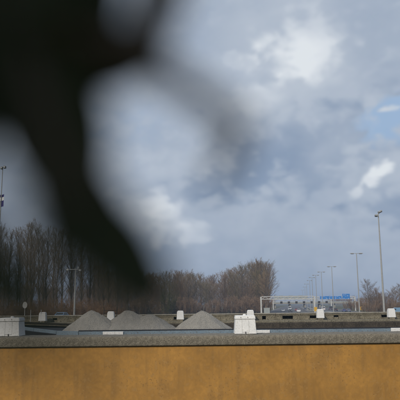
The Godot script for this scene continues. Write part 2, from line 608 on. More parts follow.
func twin_lamp(h: float) -> Node3D:
	var o := base("street_lamp", Vector3.ZERO, "grey twin-headed lamp post in the row along the motorway median", "street lamp", "lamp posts along the motorway median")
	put("pole", tubed([Vector3.ZERO, Vector3(0, h * 0.5, 0), Vector3(0, h, 0)], [0.19, 0.15, 0.10], 10), M.pole, o)
	put("arm", tubed([Vector3(-0.9, h + 0.05, 0), Vector3(0, h + 0.02, 0), Vector3(0.9, h + 0.05, 0)], [0.06, 0.07, 0.06], 8), M.pole, o)
	for s in [-1, 1]:
		var st := begin()
		block(st, Vector3(s * 1.25, h - 0.06, 0), 1.15, 0.42, 0.85, 0.28, 0.24, 0.04)
		var hd := put("lamp_head", st.commit(), M.pole, o)
		st = begin()
		block(st, Vector3(s * 1.15, h - 0.16, 0), 0.7, 0.32, 0.8, 0.36, 0.10, 0.02)
		put("lens", st.commit(), M.lamp_dark, hd)
	return o

func gantry(called: String, where: Vector3, span: float, h: float, label: String, back: bool) -> Node3D:
	# portal: two legs of twin posts, lattice beam of chords and diagonals
	var o := base(called, where, label, "gantry")
	for x in [0.0, span]:
		put("leg", boxed(Vector3(0.66, h + 0.9, 0.5), 0.04), M.galv, o, Vector3(x, 0, 0))
		put("leg_foot", boxed(Vector3(1.1, 0.35, 1.1), 0.04), M.pale_concrete, o, Vector3(x, -0.1, 0.002))
	for c in [[0.0, 0.35], [1.15, 0.35], [0.0, -0.35], [1.15, -0.35]]:
		put("chord", boxed(Vector3(span - 0.67, 0.28, 0.18), 0.01), M.galv, o, Vector3(span * 0.5, h + c[0] - 0.35, c[1]))
	var n := int(span / 1.6)
	for k in n:
		var x0 := 0.35 + (span - 0.7) * k / n
		var x1 := 0.35 + (span - 0.7) * (k + 1) / n
		for z in [0.35, -0.35]:
			var a := Vector3(x0, h - 0.16 if k % 2 == 0 else h + 0.81, z)
			var b := Vector3(x1, h + 0.81 if k % 2 == 0 else h - 0.16, z)
			put("diagonal", tubed([a, b], [0.09, 0.09], 5), M.galv, o)
	return o

func sign_board(gp: Node3D, x: float, y: float, sx: float, sy: float, rows: int, label := "") -> void:
	var p := put("sign_board", boxed(Vector3(sx, sy, 0.12), 0.01), M.sign_blue, gp, Vector3(x, y, 0.55))
	if label != "": p.set_meta("label", label)
	for s in [[0, sy - 0.11, sx - 0.16, 0.07], [0, 0.04, sx - 0.16, 0.07]]:
		put("border", boxed(Vector3(s[2], s[3], 0.012), 0.002), M.sign_white, p, Vector3(s[0], s[1], 0.064))
	for r in rows:
		for k in 3:
			if (k + r) % 3 == 2: continue
			put("lettering", boxed(Vector3(sx * 0.17, 0.09, 0.012), 0.002), M.sign_white, p, Vector3(-sx * 0.3 + k * sx * 0.26, sy - 0.55 - r * 0.42, 0.064))
	for s in [-0.3, 0.3]:
		put("lane_arrow", boxed(Vector3(0.22, 0.3, 0.012), 0.002), M.sign_white, p, Vector3(s * sx, 0.2, 0.064))

func car(paint: Color, van: bool) -> Node3D:
	var o := base("passenger_car" if not van else "delivery_van", Vector3.ZERO, "", "car" if not van else "van")
	var m := plain(paint, 0.3)
	m.clearcoat_enabled = true
	# side outline swept across the width, sides tucked in towards the roof
	var prof: Array = [[-2.1, 0.35], [-2.15, 0.65], [-2.05, 0.95], [-1.7, 1.0], [-1.25, 1.42], [-0.4, 1.48], [0.35, 1.42], [1.0, 0.98], [1.9, 0.85], [2.12, 0.6], [2.1, 0.35]]
	if van: prof = [[-2.6, 0.4], [-2.62, 1.0], [-2.55, 2.2], [-2.3, 2.35], [0.7, 2.35], [1.2, 2.2], [1.75, 1.35], [2.4, 1.15], [2.55, 0.8], [2.5, 0.4]]
	var st := begin()
	var hw := 0.88 if not van else 0.98
	var mid := Vector3(0, 0.7, 0)
	var wid := func(y: float) -> float: return hw - maxf(0.0, y - 0.95) * (0.32 if not van else 0.08)
	var L: Array = []
	var R: Array = []
	for p in prof:
		L.append(Vector3(-wid.call(p[1]), p[1], -p[0]))
		R.append(Vector3(wid.call(p[1]), p[1], -p[0]))
	var n := prof.size()
	for i in n:
		poly(st, [L[i], R[i], R[(i + 1) % n], L[(i + 1) % n]], mid)
		poly(st, [L[i], L[(i + 1) % n], Vector3(-hw, 0.6, 0)], mid)
		poly(st, [R[i], R[(i + 1) % n], Vector3(hw, 0.6, 0)], mid)
	put("body", st.commit(), m, o)
	var rear: Array = [prof[3], prof[4]] if not van else [[-2.6, 1.35], [-2.56, 2.05]]
	var front: Array = [prof[7], prof[6]] if not van else [prof[6], prof[5]]
	for e in [["rear_window", rear, 1.0], ["windscreen", front, -1.0]]:
		var s := begin()
		var a: Array = e[1][0]
		var b: Array = e[1][1]
		var p0 := Vector3(0, lerpf(a[1], b[1], 0.12), -lerpf(a[0], b[0], 0.12) + 0.02 * e[2])
		var p1 := Vector3(0, lerpf(a[1], b[1], 0.9), -lerpf(a[0], b[0], 0.9) + 0.02 * e[2])
		var w0: float = wid.call(p0.y) * 0.88
		var w1: float = wid.call(p1.y) * 0.88
		poly(s, [p0 + Vector3(-w0, 0.012, 0), p0 + Vector3(w0, 0.012, 0), p1 + Vector3(w1, 0.012, 0), p1 + Vector3(-w1, 0.012, 0)], mid)
		put(e[0], s.commit(), M.glass, o)
	for s in [-1, 1]:
		var g := begin()
		var ya := 1.02 if not van else 1.4
		var yb := 1.36 if not van else 1.95
		var xa: float = s * (wid.call(ya) + 0.008)
		var xb: float = s * (wid.call(yb) + 0.008)
		var za := [1.35, -0.85] if not van else [-0.6, -1.5]
		var zb := [1.05, -0.35] if not van else [-0.6, -1.2]
		poly(g, [Vector3(xa, ya, za[0]), Vector3(xa, ya, za[1]), Vector3(xb, yb, zb[1]), Vector3(xb, yb, zb[0])], mid)
		put("side_window", g.commit(), M.glass, o)
		put("tail_lamp", boxed(Vector3(0.3, 0.2, 0.06), 0.01), M.red_lamp, o, Vector3(s * 0.66, 0.75, (2.13 if not van else 2.62)))
		put("headlamp", boxed(Vector3(0.32, 0.16, 0.1), 0.02), M.lens, o, Vector3(s * 0.6, 0.62, (-2.06 if not van else -2.5)))
		for z in [-1.3, 1.3]:
			var wst := begin()
			tube(wst, [Vector3(-0.1, 0, 0), Vector3(0.1, 0, 0)], [0.33, 0.33], 14)
			var wh := put("wheel", wst.commit(), M.rubber, o, Vector3(s * (hw - 0.08), 0.33, z))
			wst = begin()
			tube(wst, [Vector3(-0.11, 0, 0), Vector3(0.11, 0, 0)], [0.2, 0.2], 10)
			put("rim", wst.commit(), M.galv, wh)
	return o

# centre line of the motorway (x at distance z), through the median lamps
var road_z: Array = [90.0, 168.4, 229.3, 269.1, 300.0, 327.0, 370.8, 439.4, 522.2, 642.9, 900.0, 1500.0]
var road_x: Array = [38.6, 43.7, 49.8, 53.7, 57.0, 60.1, 66.6, 76.6, 89.5, 107.6, 150.0, 262.0]
func median(z: float) -> float:
	for i in road_z.size() - 1:
		if z <= road_z[i + 1]:
			return lerpf(road_x[i], road_x[i + 1], (z - road_z[i]) / (road_z[i + 1] - road_z[i]))
	return road_x[-1]

func ribbon(off0: float, off1: float, y: float, z0: float, z1: float, dash := 0.0, gap := 0.0) -> ArrayMesh:
	var st := begin()
	var z := z0
	var on := true
	while z < z1:
		var step: float = 12.0 if dash == 0.0 else (dash if on else gap)
		var ze := minf(z + step, z1)
		if on or dash == 0.0:
			poly(st, [Vector3(median(z) + off0, y, -z), Vector3(median(z) + off1, y, -z), Vector3(median(ze) + off1, y, -ze), Vector3(median(ze) + off0, y, -ze)], Vector3(median(z), y - 50.0, -z))
		on = not on
		z = ze
	return st.commit()

func leaf_mesh(a: Vector3, b: Vector3, width: float, face: Vector3, bend: float) -> ArrayMesh:
	var st := begin()
	var d := b - a
	var s := d.cross(face).normalized()
	var n := s.cross(d).normalized()
	var rows := 12
	var pt := func(i: int, j: int) -> Vector3:
		var t := float(i) / rows
		var hw := width * 0.5 * pow(sin(PI * pow(t, 0.85)), 0.7) if i > 0 and i < rows else 0.0
		var q := (j - 2) / 2.0
		return a + d * t + s * q * hw + n * (absf(q) * hw * 0.25 - sin(PI * t) * bend)
	for i in rows:
		for j in 4:
			for q in [[i, j], [i + 1, j + 1], [i + 1, j], [i, j], [i, j + 1], [i + 1, j + 1]]:
				st.add_vertex(pt.call(q[0], q[1]))
	st.generate_normals()
	return st.commit()

# ---------------------------------------------------------------- the place
func _ready() -> void:
	rng.seed = 20240
	var cam := Camera3D.new()
	cam.name = "camera"
	add_child(cam)
	cam.position = Vector3(0, EYE, 0)
	cam.rotation_degrees = Vector3(9.834, 0, -0.6)
	cam.fov = 36.87
	cam.near = 0.03
	cam.far = 6000.0
	var lens := CameraAttributesPhysical.new()
	lens.frustum_focal_length = 36.0
	lens.frustum_focus_distance = 60.0
	lens.frustum_near = 0.03
	lens.frustum_far = 6000.0
	lens.exposure_aperture = 1.7
	cam.attributes = lens
	cam.fov = 36.87
	cam.current = true

	var we := WorldEnvironment.new()
	we.name = "world_environment"
	var env := Environment.new()
	env.background_mode = Environment.BG_SKY
	var sky := Sky.new()
	var pm := PanoramaSkyMaterial.new()
	pm.panorama = sky_picture()
	sky.sky_material = pm
	env.sky = sky
	env.tonemap_mode = Environment.TONE_MAPPER_LINEAR
	env.tonemap_exposure = 1.0
	env.sdfgi_enabled = true
	env.ssao_enabled = true
	env.ssil_enabled = true
	env.fog_enabled = true
	env.fog_density = 0.0004
	env.fog_light_color = Color(0.80, 0.88, 1.0)
	we.environment = env
	add_child(we)

	var sun := DirectionalLight3D.new()
	sun.name = "sun"
	sun.light_energy = 0.8
	sun.light_angular_distance = 1.5
	sun.light_color = Color(1.0, 0.95, 0.87)
	sun.shadow_enabled = true
	add_child(sun)
	sun.rotation_degrees = Vector3(-34, -28, 0)

	materials()
	setting()
	lock_side()
	barge()
	motorway()
	woods()
	near_branch()

func setting() -> void:
	# one sheet: camera bank, lock chamber bed, dike behind the lock, plain to the horizon
	var st := begin()
	var prof: Array = [[3000.0, 1.3], [-17.06, 1.3], [-17.4, -1.0], [-60.3, -1.0], [-60.32, 3.30], [-65.0, 3.28], [-67.0, 2.9], [-76.0, 0.3], [-80.0, 0.0], [-400.0, 0.0], [-5000.0, 0.0]]
	for i in prof.size() - 1:
		for xs in [[-5000.0, -200.0], [-200.0, 200.0], [200.0, 5000.0]]:
			poly(st, [Vector3(xs[0], prof[i][1], prof[i][0]), Vector3(xs[1], prof[i][1], prof[i][0]), Vector3(xs[1], prof[i + 1][1], prof[i + 1][0]), Vector3(xs[0], prof[i + 1][1], prof[i + 1][0])], Vector3(xs[0], -400.0, (prof[i][0] + prof[i + 1][0]) * 0.5 + (300.0 if i in [1, 3] else 0.0) * 0.0))
	struct("ground", st.commit(), M.grass, "grassy plain and dike around the lock", "ground")
	st = begin()
	poly(st, [Vector3(-200, 1.2, -18.3), Vector3(200, 1.2, -18.3), Vector3(200, 1.2, -57.4), Vector3(-200, 1.2, -57.4)], Vector3(0, -50, -30))
	struct("water", st.commit(), M.water, "dark water in the lock chamber", "water")

func lock_side() -> void:
	# near wall: ochre face under a coping of exposed-aggregate concrete
	var o := base("quay_wall", Vector3(0, 0, -17.65), "ochre painted wall under a speckled grey concrete coping", "wall")
	o.rotation_degrees.y = 1.0
	var st := begin()
	block(st, Vector3(0, -0.9, 0), 90, 1.18, 90, 1.18, 4.26, 0.01)
	put("painted_face", st.commit(), M.ochre, o)
	# coping: bevelled slab with a slightly uneven, worn surface
	st = begin()
	var n1 := noise(0.9, 3, 401)
	var n2 := noise(7.0, 3, 405)
	var ring: Array = [[-0.60, 3.37], [-0.645, 3.378], [-0.652, 3.40], [-0.654, 3.46], [-0.653, 3.52], [-0.648, 3.60], [-0.63, 3.628], [-0.60, 3.64], [-0.40, 3.642], [-0.1, 3.644], [0.2, 3.643], [0.55, 3.64], [0.60, 3.625], [0.61, 3.60], [0.61, 3.39], [0.58, 3.37]]
	var cols := 900
	var g: Array = []
	for i in cols + 1:
		var x := -12.0 + 24.0 * i / cols
		if i == 0: x = -45.0
		if i == cols: x = 45.0
		var row: Array = []
		for q in ring:
			var k := n1.get_noise_2d(x, q[1] * 2.0) * 0.008 + n2.get_noise_3d(x, q[1], q[0]) * 0.007
			row.append(Vector3(x, q[1] + k * (1.0 if q[1] > 3.5 else 0.3), -q[0] + k))
		g.append(row)
	for i in cols:
		for j in ring.size() - 1:
			for q in [g[i][j], g[i + 1][j], g[i + 1][j + 1], g[i][j], g[i + 1][j + 1], g[i][j + 1]]:
				st.set_smooth_group(0)
				st.add_vertex(q)
	st.generate_normals()
	put("coping", st.commit(), M.coping, o)
	near_bollard(Vector3(1.26, 3.645, -17.75), "big white bollard on the near wall beside the lone pointed gravel heap")
	near_bollard(Vector3(-5.49, 3.645, -17.75), "big white bollard on the near wall beside the barge bow")

	# far wall: ledge, and a parapet of panels under a pale cap with dark openings
	var f := base("lock_wall", Vector3(0, 0, -58.3), "far lock wall of mossy concrete with dark openings under a pale cap", "wall")
	put("wall_face", boxed(Vector3(400, 3.9, 1.9), 0.03), M.concrete, f, Vector3(0, -1.0, 0.0))
	var openings: Array = [[10, 6], [58, 4], [98, 5], [176, 5], [261, 3.5], [284, 10], [309, 7], [331, 4.5], [381, 12]]
	var prev := -40.0
	for e in openings + [[900, 0]]:
		var c: float = (e[0] - 200.0) * 0.0995
		var hw: float = e[1] * 0.0995 * 0.5
		var x1 := minf(c - hw, 40.0)
		if x1 - prev > 2.4:
			var pieces := int(ceil((x1 - prev) / 2.4))
			for k in pieces:
				var w := (x1 - prev) / pieces
				put("panel", boxed(Vector3(w - 0.02, 0.40, 0.24), 0.012), M.concrete, f, Vector3(prev + w * (k + 0.5), 2.902, -0.86 + rng.randf_range(-0.012, 0.012)))
		else:
			put("panel", boxed(Vector3(x1 - prev - 0.02, 0.40, 0.24), 0.012), M.concrete, f, Vector3((prev + x1) * 0.5, 2.902, -0.86))
		if hw > 0.0: put("sill_block", boxed(Vector3(hw * 2.0 - 0.02, rng.randf_range(0.06, 0.22), 0.2), 0.012), M.concrete, f, Vector3(c, 2.902, -0.88))
		prev = c + hw
	for k in 34:
		put("beam", boxed(Vector3(2.38, 0.16, 0.30), 0.012), M.concrete, f, Vector3(-39.6 + k * 2.4, 3.305, -0.86 + rng.randf_range(-0.01, 0.01)))
		put("cap_stone", boxed(Vector3(2.385, 0.10, 0.46), 0.015), M.pale_concrete, f, Vector3(-39.6 + k * 2.4, 3.468 + rng.randf_range(-0.006, 0.006), -0.88))

	put("added_shade_slab", boxed(Vector3(90, 0.07, 0.92), 0.01), M.concrete, f, Vector3(0, 3.35, -1.48))  # unseen slab, added to keep light out of the parapet openings

	var fb := far_bollard()
	fb.position = Vector3(-15.04, 2.90, -58.0)
	fb.set_meta("label", "small white bollard on the far quay near the round sign post")
	var rest: Array = [[-8.57, "small white bollard on the far quay between two handrail posts"], [-1.98, "small white bollard on the far quay showing between two gravel heaps"], [4.67, "small white bollard on the far quay half hidden by the big white bollard"], [11.30, "small white bollard on the far quay below the blue road signs"], [18.04, "small white bollard on the far quay next to the tall floodlight mast"]]
	for e in rest: copy(fb, Vector3(e[0], 2.90, -58.0), 0.0, 1.0, e[1])

	# floodlight mast
	var m := base("floodlight_mast", Vector3(19.19, 3.26, -64.0), "tall slim grey mast with two floodlights at its top", "light mast")
	put("pole", tubed([Vector3.ZERO, Vector3(0, 5, 0), Vector3(0, 10.7, 0)], [0.115, 0.085, 0.055], 12), M.pole, m)
	put("base_flange", tubed([Vector3(0, -0.05, 0), Vector3(0, 0.06, 0)], [0.2, 0.2], 12), M.galv, m)
	put("bracket", tubed([Vector3(-0.28, 10.42, 0.02), Vector3(0, 10.45, 0.02), Vector3(0, 10.72, 0.02), Vector3(0.16, 10.84, 0.02)], [0.035, 0.035, 0.035, 0.035], 8), M.galv, m)
	for e in [[Vector3(0.2, 10.78, 0.08), 0.42, 26.0], [Vector3(-0.26, 10.36, 0.08), 0.28, -6.0]]:
		var hd := put("floodlight", boxed(Vector3(e[1], 0.17, 0.36), 0.03), M.pole, m, e[0])
		hd.rotation_degrees.z = e[2]
		put("lens", boxed(Vector3(e[1] * 0.85, 0.07, 0.3), 0.01), M.lamp_dark, hd, Vector3(0, -0.068, 0.01))

	# lamp mast among the poplars
	m = base("yard_lamp", Vector3(-13.32, 3.27, -64.0), "pale lamp mast with a crossbar of small floodlights in front of poplars", "light mast")
	put("pole", tubed([Vector3.ZERO, Vector3(0.03, 2.6, 0), Vector3(0.06, 5.1, 0)], [0.10, 0.08, 0.06], 12), M.pole, m)
	put("crossbar", tubed([Vector3(-0.8, 4.98, 0.06), Vector3(0.5, 4.98, 0.06)], [0.03, 0.03], 8), M.galv, m)
	for e in [[-0.78, 4.96, 0.26], [0.34, 5.14, 0.16], [0.52, 4.88, 0.26]]:
		var hd := put("floodlight", boxed(Vector3(e[2], 0.2, 0.2), 0.02), M.pole, m, Vector3(e[0], e[1] - 0.1, 0.1))
		put("lens", boxed(Vector3(e[2] * 0.8, 0.15, 0.02), 0.004), M.lens, hd, Vector3(0, 0.025, 0.1))

	m = base("floodlight_mast", Vector3(-21.69, 3.26, -64.0), "tall dark mast with a single floodlight beside the flag", "light mast")
	put("pole", tubed([Vector3.ZERO, Vector3(0.1, 7, 0), Vector3(0.16, 19.26 - 3.26, 0)], [0.10, 0.07, 0.045], 12), M.pole, m)
	for e in [[0.02, -0.02, 0.22], [0.34, 0.06, 0.26]]:
		var fl := put("floodlight", boxed(Vector3(e[2], 0.26, 0.3), 0.03), M.lamp_dark, m, Vector3(e[0] + 0.05, 19.26 - 3.26 + e[1], 0.05))
		put("lens", boxed(Vector3(e[2] * 0.8, 0.2, 0.02), 0.004), M.lens, fl, Vector3(0, 0.03, 0.155))
	m = base("flagpole", Vector3(-22.43, 3.26, -64.0), "flagpole flying a purple-blue flag with a white field", "flag")
	var fy: float = 16.48 - 3.26
	put("pole", tubed([Vector3.ZERO, Vector3(0, fy + 0.3, 0)], [0.06, 0.035], 10), M.pole, m)
	for band in [["upper_field", 0.0, 0.22, M.flag_blue], ["white_field", 0.22, 0.5, M.sign_white], ["lower_field", 0.5, 1.0, M.flag_blue]]:
		st = begin()
		var fg := func(u: float, v: float) -> Vector3: return Vector3(0.06 + u * 1.15, fy - v * 1.35 - u * 0.12 * sin(u * 3.0), 0.12 * sin(u * 7.0 + v) * u)
		for i in 10:
			for q in [[i, 0], [i + 1, 1], [i, 1], [i, 0], [i + 1, 0], [i + 1, 1]]:
				st.add_vertex(fg.call(q[0] / 10.0, lerpf(band[1], band[2], q[1])))
		st.generate_normals()
		put(band[0], st.commit(), band[3], m)
	# round sign, seen on its pole by the far quay
	m = base("road_sign", Vector3(-18.22, 3.28, -63.0), "round pale sign on a thin pole beside the far quay", "sign")
	put("pole", tubed([Vector3.ZERO, Vector3(0, 1.55, 0)], [0.035, 0.035], 8), M.galv, m)
	st = begin()
	tube(st, [Vector3(0, 1.3, 0.04), Vector3(0, 1.3, 0.06)], [0.34, 0.34], 24)
	var disc := put("disc", st.commit(), M.sign_white, m)
	disc.scale = Vector3(0.72, 1, 1)
	# handrail posts at the ladders
	for e in [[36.2, 306.5, "thin grey handrail post on the bow side of the small white bollard"], [46.2, 306.5, "thin grey handrail post close beside the small white bollard near the sign"]]:
		var hp := base("handrail_post", Vector3((e[0] - 200.0) * 0.0985, 2.90, -57.75), e[2], "post", "thin posts along the far quay")
		put("rail_pole", tubed([Vector3.ZERO, Vector3(0, 1.22, 0)], [0.03, 0.03], 8), M.galv, hp)
		put("foot_plate", boxed(Vector3(0.14, 0.02, 0.14), 0.004), M.galv, hp)
	m = base("ladder_handrail", Vector3(-8.69, 2.90, -58.45), "pair of dark handrail posts joined by a rail behind a bollard", "handrail")
	for s in [-0.62, 0.62]: put("rail_pole", tubed([Vector3(s, 0, 0), Vector3(s, 1.42, 0)], [0.028, 0.028], 8), M.dark, m)
	for y in [0.8, 1.1]: put("rail", tubed([Vector3(-0.6, y, 0), Vector3(0.6, y, 0)], [0.02, 0.02], 6), M.dark, m)

func barge() -> void:
	var o := base("gravel_barge", Vector3(0, 1.2, -30.5), "long dark gravel barge with pale blue rim lying in the lock", "barge")
	# plan: bow at the left, hold open along the middle (local coordinates, z positive towards the near wall)
	var side: Array = [[34.0, 0.0], [20.0, 0.0], [6.0, 0.0], [-5.2, 0.0], [-6.2, 0.02], [-7.4, 0.10], [-8.6, 0.2], [-9.8, 0.3], [-11.0, 0.40]]
	var zs: Array = [4.5, 4.5, 4.5, 4.5, 4.25, 3.4, 2.4, 1.3, 0.0]
	var top: float = 2.215
	var st := begin()
	var mid := Vector3(8, 0.5, 0)
	for s in [1, -1]:
		for i in side.size() - 1:
			var a: Array = side[i]
			var b: Array = side[i + 1]
			poly(st, [Vector3(a[0], -0.9, s * zs[i] * 0.96), Vector3(b[0] + 0.05, -0.9, s * zs[i + 1] * 0.96), Vector3(b[0], top - 0.16 + b[1], s * zs[i + 1]), Vector3(a[0], top - 0.16 + a[1], s * zs[i])], mid)
	poly(st, [Vector3(34, -0.9, -4.4), Vector3(34, -0.9, 4.4), Vector3(34, 2.0, 4.5), Vector3(34, 2.0, -4.5)], mid)
	put("hull", st.commit(), M.navy, o)
	# rim plates of the coaming, one strake after another
	for s in [1, -1]:
		for i in side.size() - 1:
			var a: Array = side[i]
			var b: Array = side[i + 1]
			var cuts := maxi(1, int((a[0] - b[0]) / 3.5))
			for k in cuts:
				var t0 := float(k) / cuts
				var t1 := float(k + 1) / cuts
				var p := Vector3(lerpf(a[0], b[0], t0) - 0.006, top + lerpf(a[1], b[1], t0), s * lerpf(zs[i], zs[i + 1], t0))
				var q := Vector3(lerpf(a[0], b[0], t1) + 0.006, top + lerpf(a[1], b[1], t1), s * lerpf(zs[i], zs[i + 1], t1))
				st = begin()
				var out := (q - p).cross(Vector3.UP).normalized() * 0.02
				if out.z * s < 0: out = -out
				var hgt: float = 0.25 if i < 4 else 0.13
				var c: Array = [p + out - Vector3(0, hgt, 0), q + out - Vector3(0, hgt, 0), q + out, p + out, p - out * 3.0 - Vector3(0, hgt, 0), q - out * 3.0 - Vector3(0, hgt, 0), q - out * 3.0, p - out * 3.0]
				var cm: Vector3 = (c[0] + c[6]) * 0.5
				for fq in [[0, 1, 2, 3], [4, 5, 6, 7], [3, 2, 6, 7], [0, 1, 5, 4], [0, 3, 7, 4], [1, 2, 6, 5]]:
					poly(st, [c[fq[0]], c[fq[1]], c[fq[2]], c[fq[3]]], cm)
				put("coaming_plate", st.commit(), M.blue_steel if s > 0 else M.hold, o)
	put("rim_rail", tubed([Vector3(34, top + 0.01, 4.50), Vector3(-5.2, top + 0.01, 4.50)], [0.028, 0.028], 8), M.navy, o)
	# hold: floor and far inner side with stiffeners
	put("hold_floor", boxed(Vector3(38.6, 0.1, 8.6), 0.01), M.hold, o, Vector3(14.4, 0.2, 0))
	put("hold_side", boxed(Vector3(38.8, 1.95, 0.1), 0.01), M.hold, o, Vector3(14.4, 0.22, -4.3))
	put("hold_end", boxed(Vector3(0.1, 1.85, 8.5), 0.01), M.hold, o, Vector3(-5.05, 0.22, 0))
	put("side_ledge", boxed(Vector3(38.8, 0.06, 0.16), 0.01), M.hold, o, Vector3(14.4, 1.72, -4.16))
	for k in 24:
		put("stiffener", boxed(Vector3(0.09, 1.4, 0.1), 0.01), M.hold, o, Vector3(-4.4 + k * 1.55, 0.3, -4.17))
	for k in 40:
		if k % 9 == 7 or rng.randf() < 0.3: continue
		put("bolt", boxed(Vector3(0.06, 0.05, 0.03), 0.006), M.stud, o, Vector3(2.6 + k * 0.17 + rng.randf_range(-0.03, 0.03), 1.84 + rng.randf_range(-0.012, 0.012), -4.235))
	# fore deck
	st = begin()
	poly(st, [Vector3(-5.1, 2.0, 4.3), Vector3(-6.2, 2.02, 4.1), Vector3(-8.6, 2.15, 2.2), Vector3(-10.8, 2.35, 0), Vector3(-8.6, 2.15, -2.2), Vector3(-6.2, 2.02, -4.1), Vector3(-5.1, 2.0, -4.3)], Vector3(-7, -5, 0))
	put("fore_deck", st.commit(), M.navy, o)
	# white plates along the near rim
	for e in [[105, 125, 0.0], [255, 268, 0.0], [386, 404, 0.03]]:
		var x0: float = (e[0] - 200.0) / 600.0 * 26.0
		var x1: float = (e[1] - 200.0) / 600.0 * 26.0
		put("white_plate", boxed(Vector3(x1 - x0, 0.2, 0.04), 0.008), M.white, o, Vector3((x0 + x1) * 0.5 - 0.05, top - 0.225 + e[2], 4.56))
	# heaps
	heap(Vector3(-5.44, 1.51, -30.3), 2.76, 3.4, 3.7, 511, "grey gravel heap nearest the bow of the barge, with a worn tip")
	heap(Vector3(-3.67, 1.51, -30.6), 2.72, 3.7, 5.4, 523, "tallest blunt grey gravel heap merging with a lower one")
	heap(Vector3(-2.54, 1.51, -30.3), 2.53, 4.6, 4.2, 537, "lower grey gravel heap leaning against a taller blunt heap")
	heap(Vector3(0.02, 1.51, -30.3), 2.67, 3.5, 4.3, 541, "lone pointed grey gravel heap next to the big white bollard")

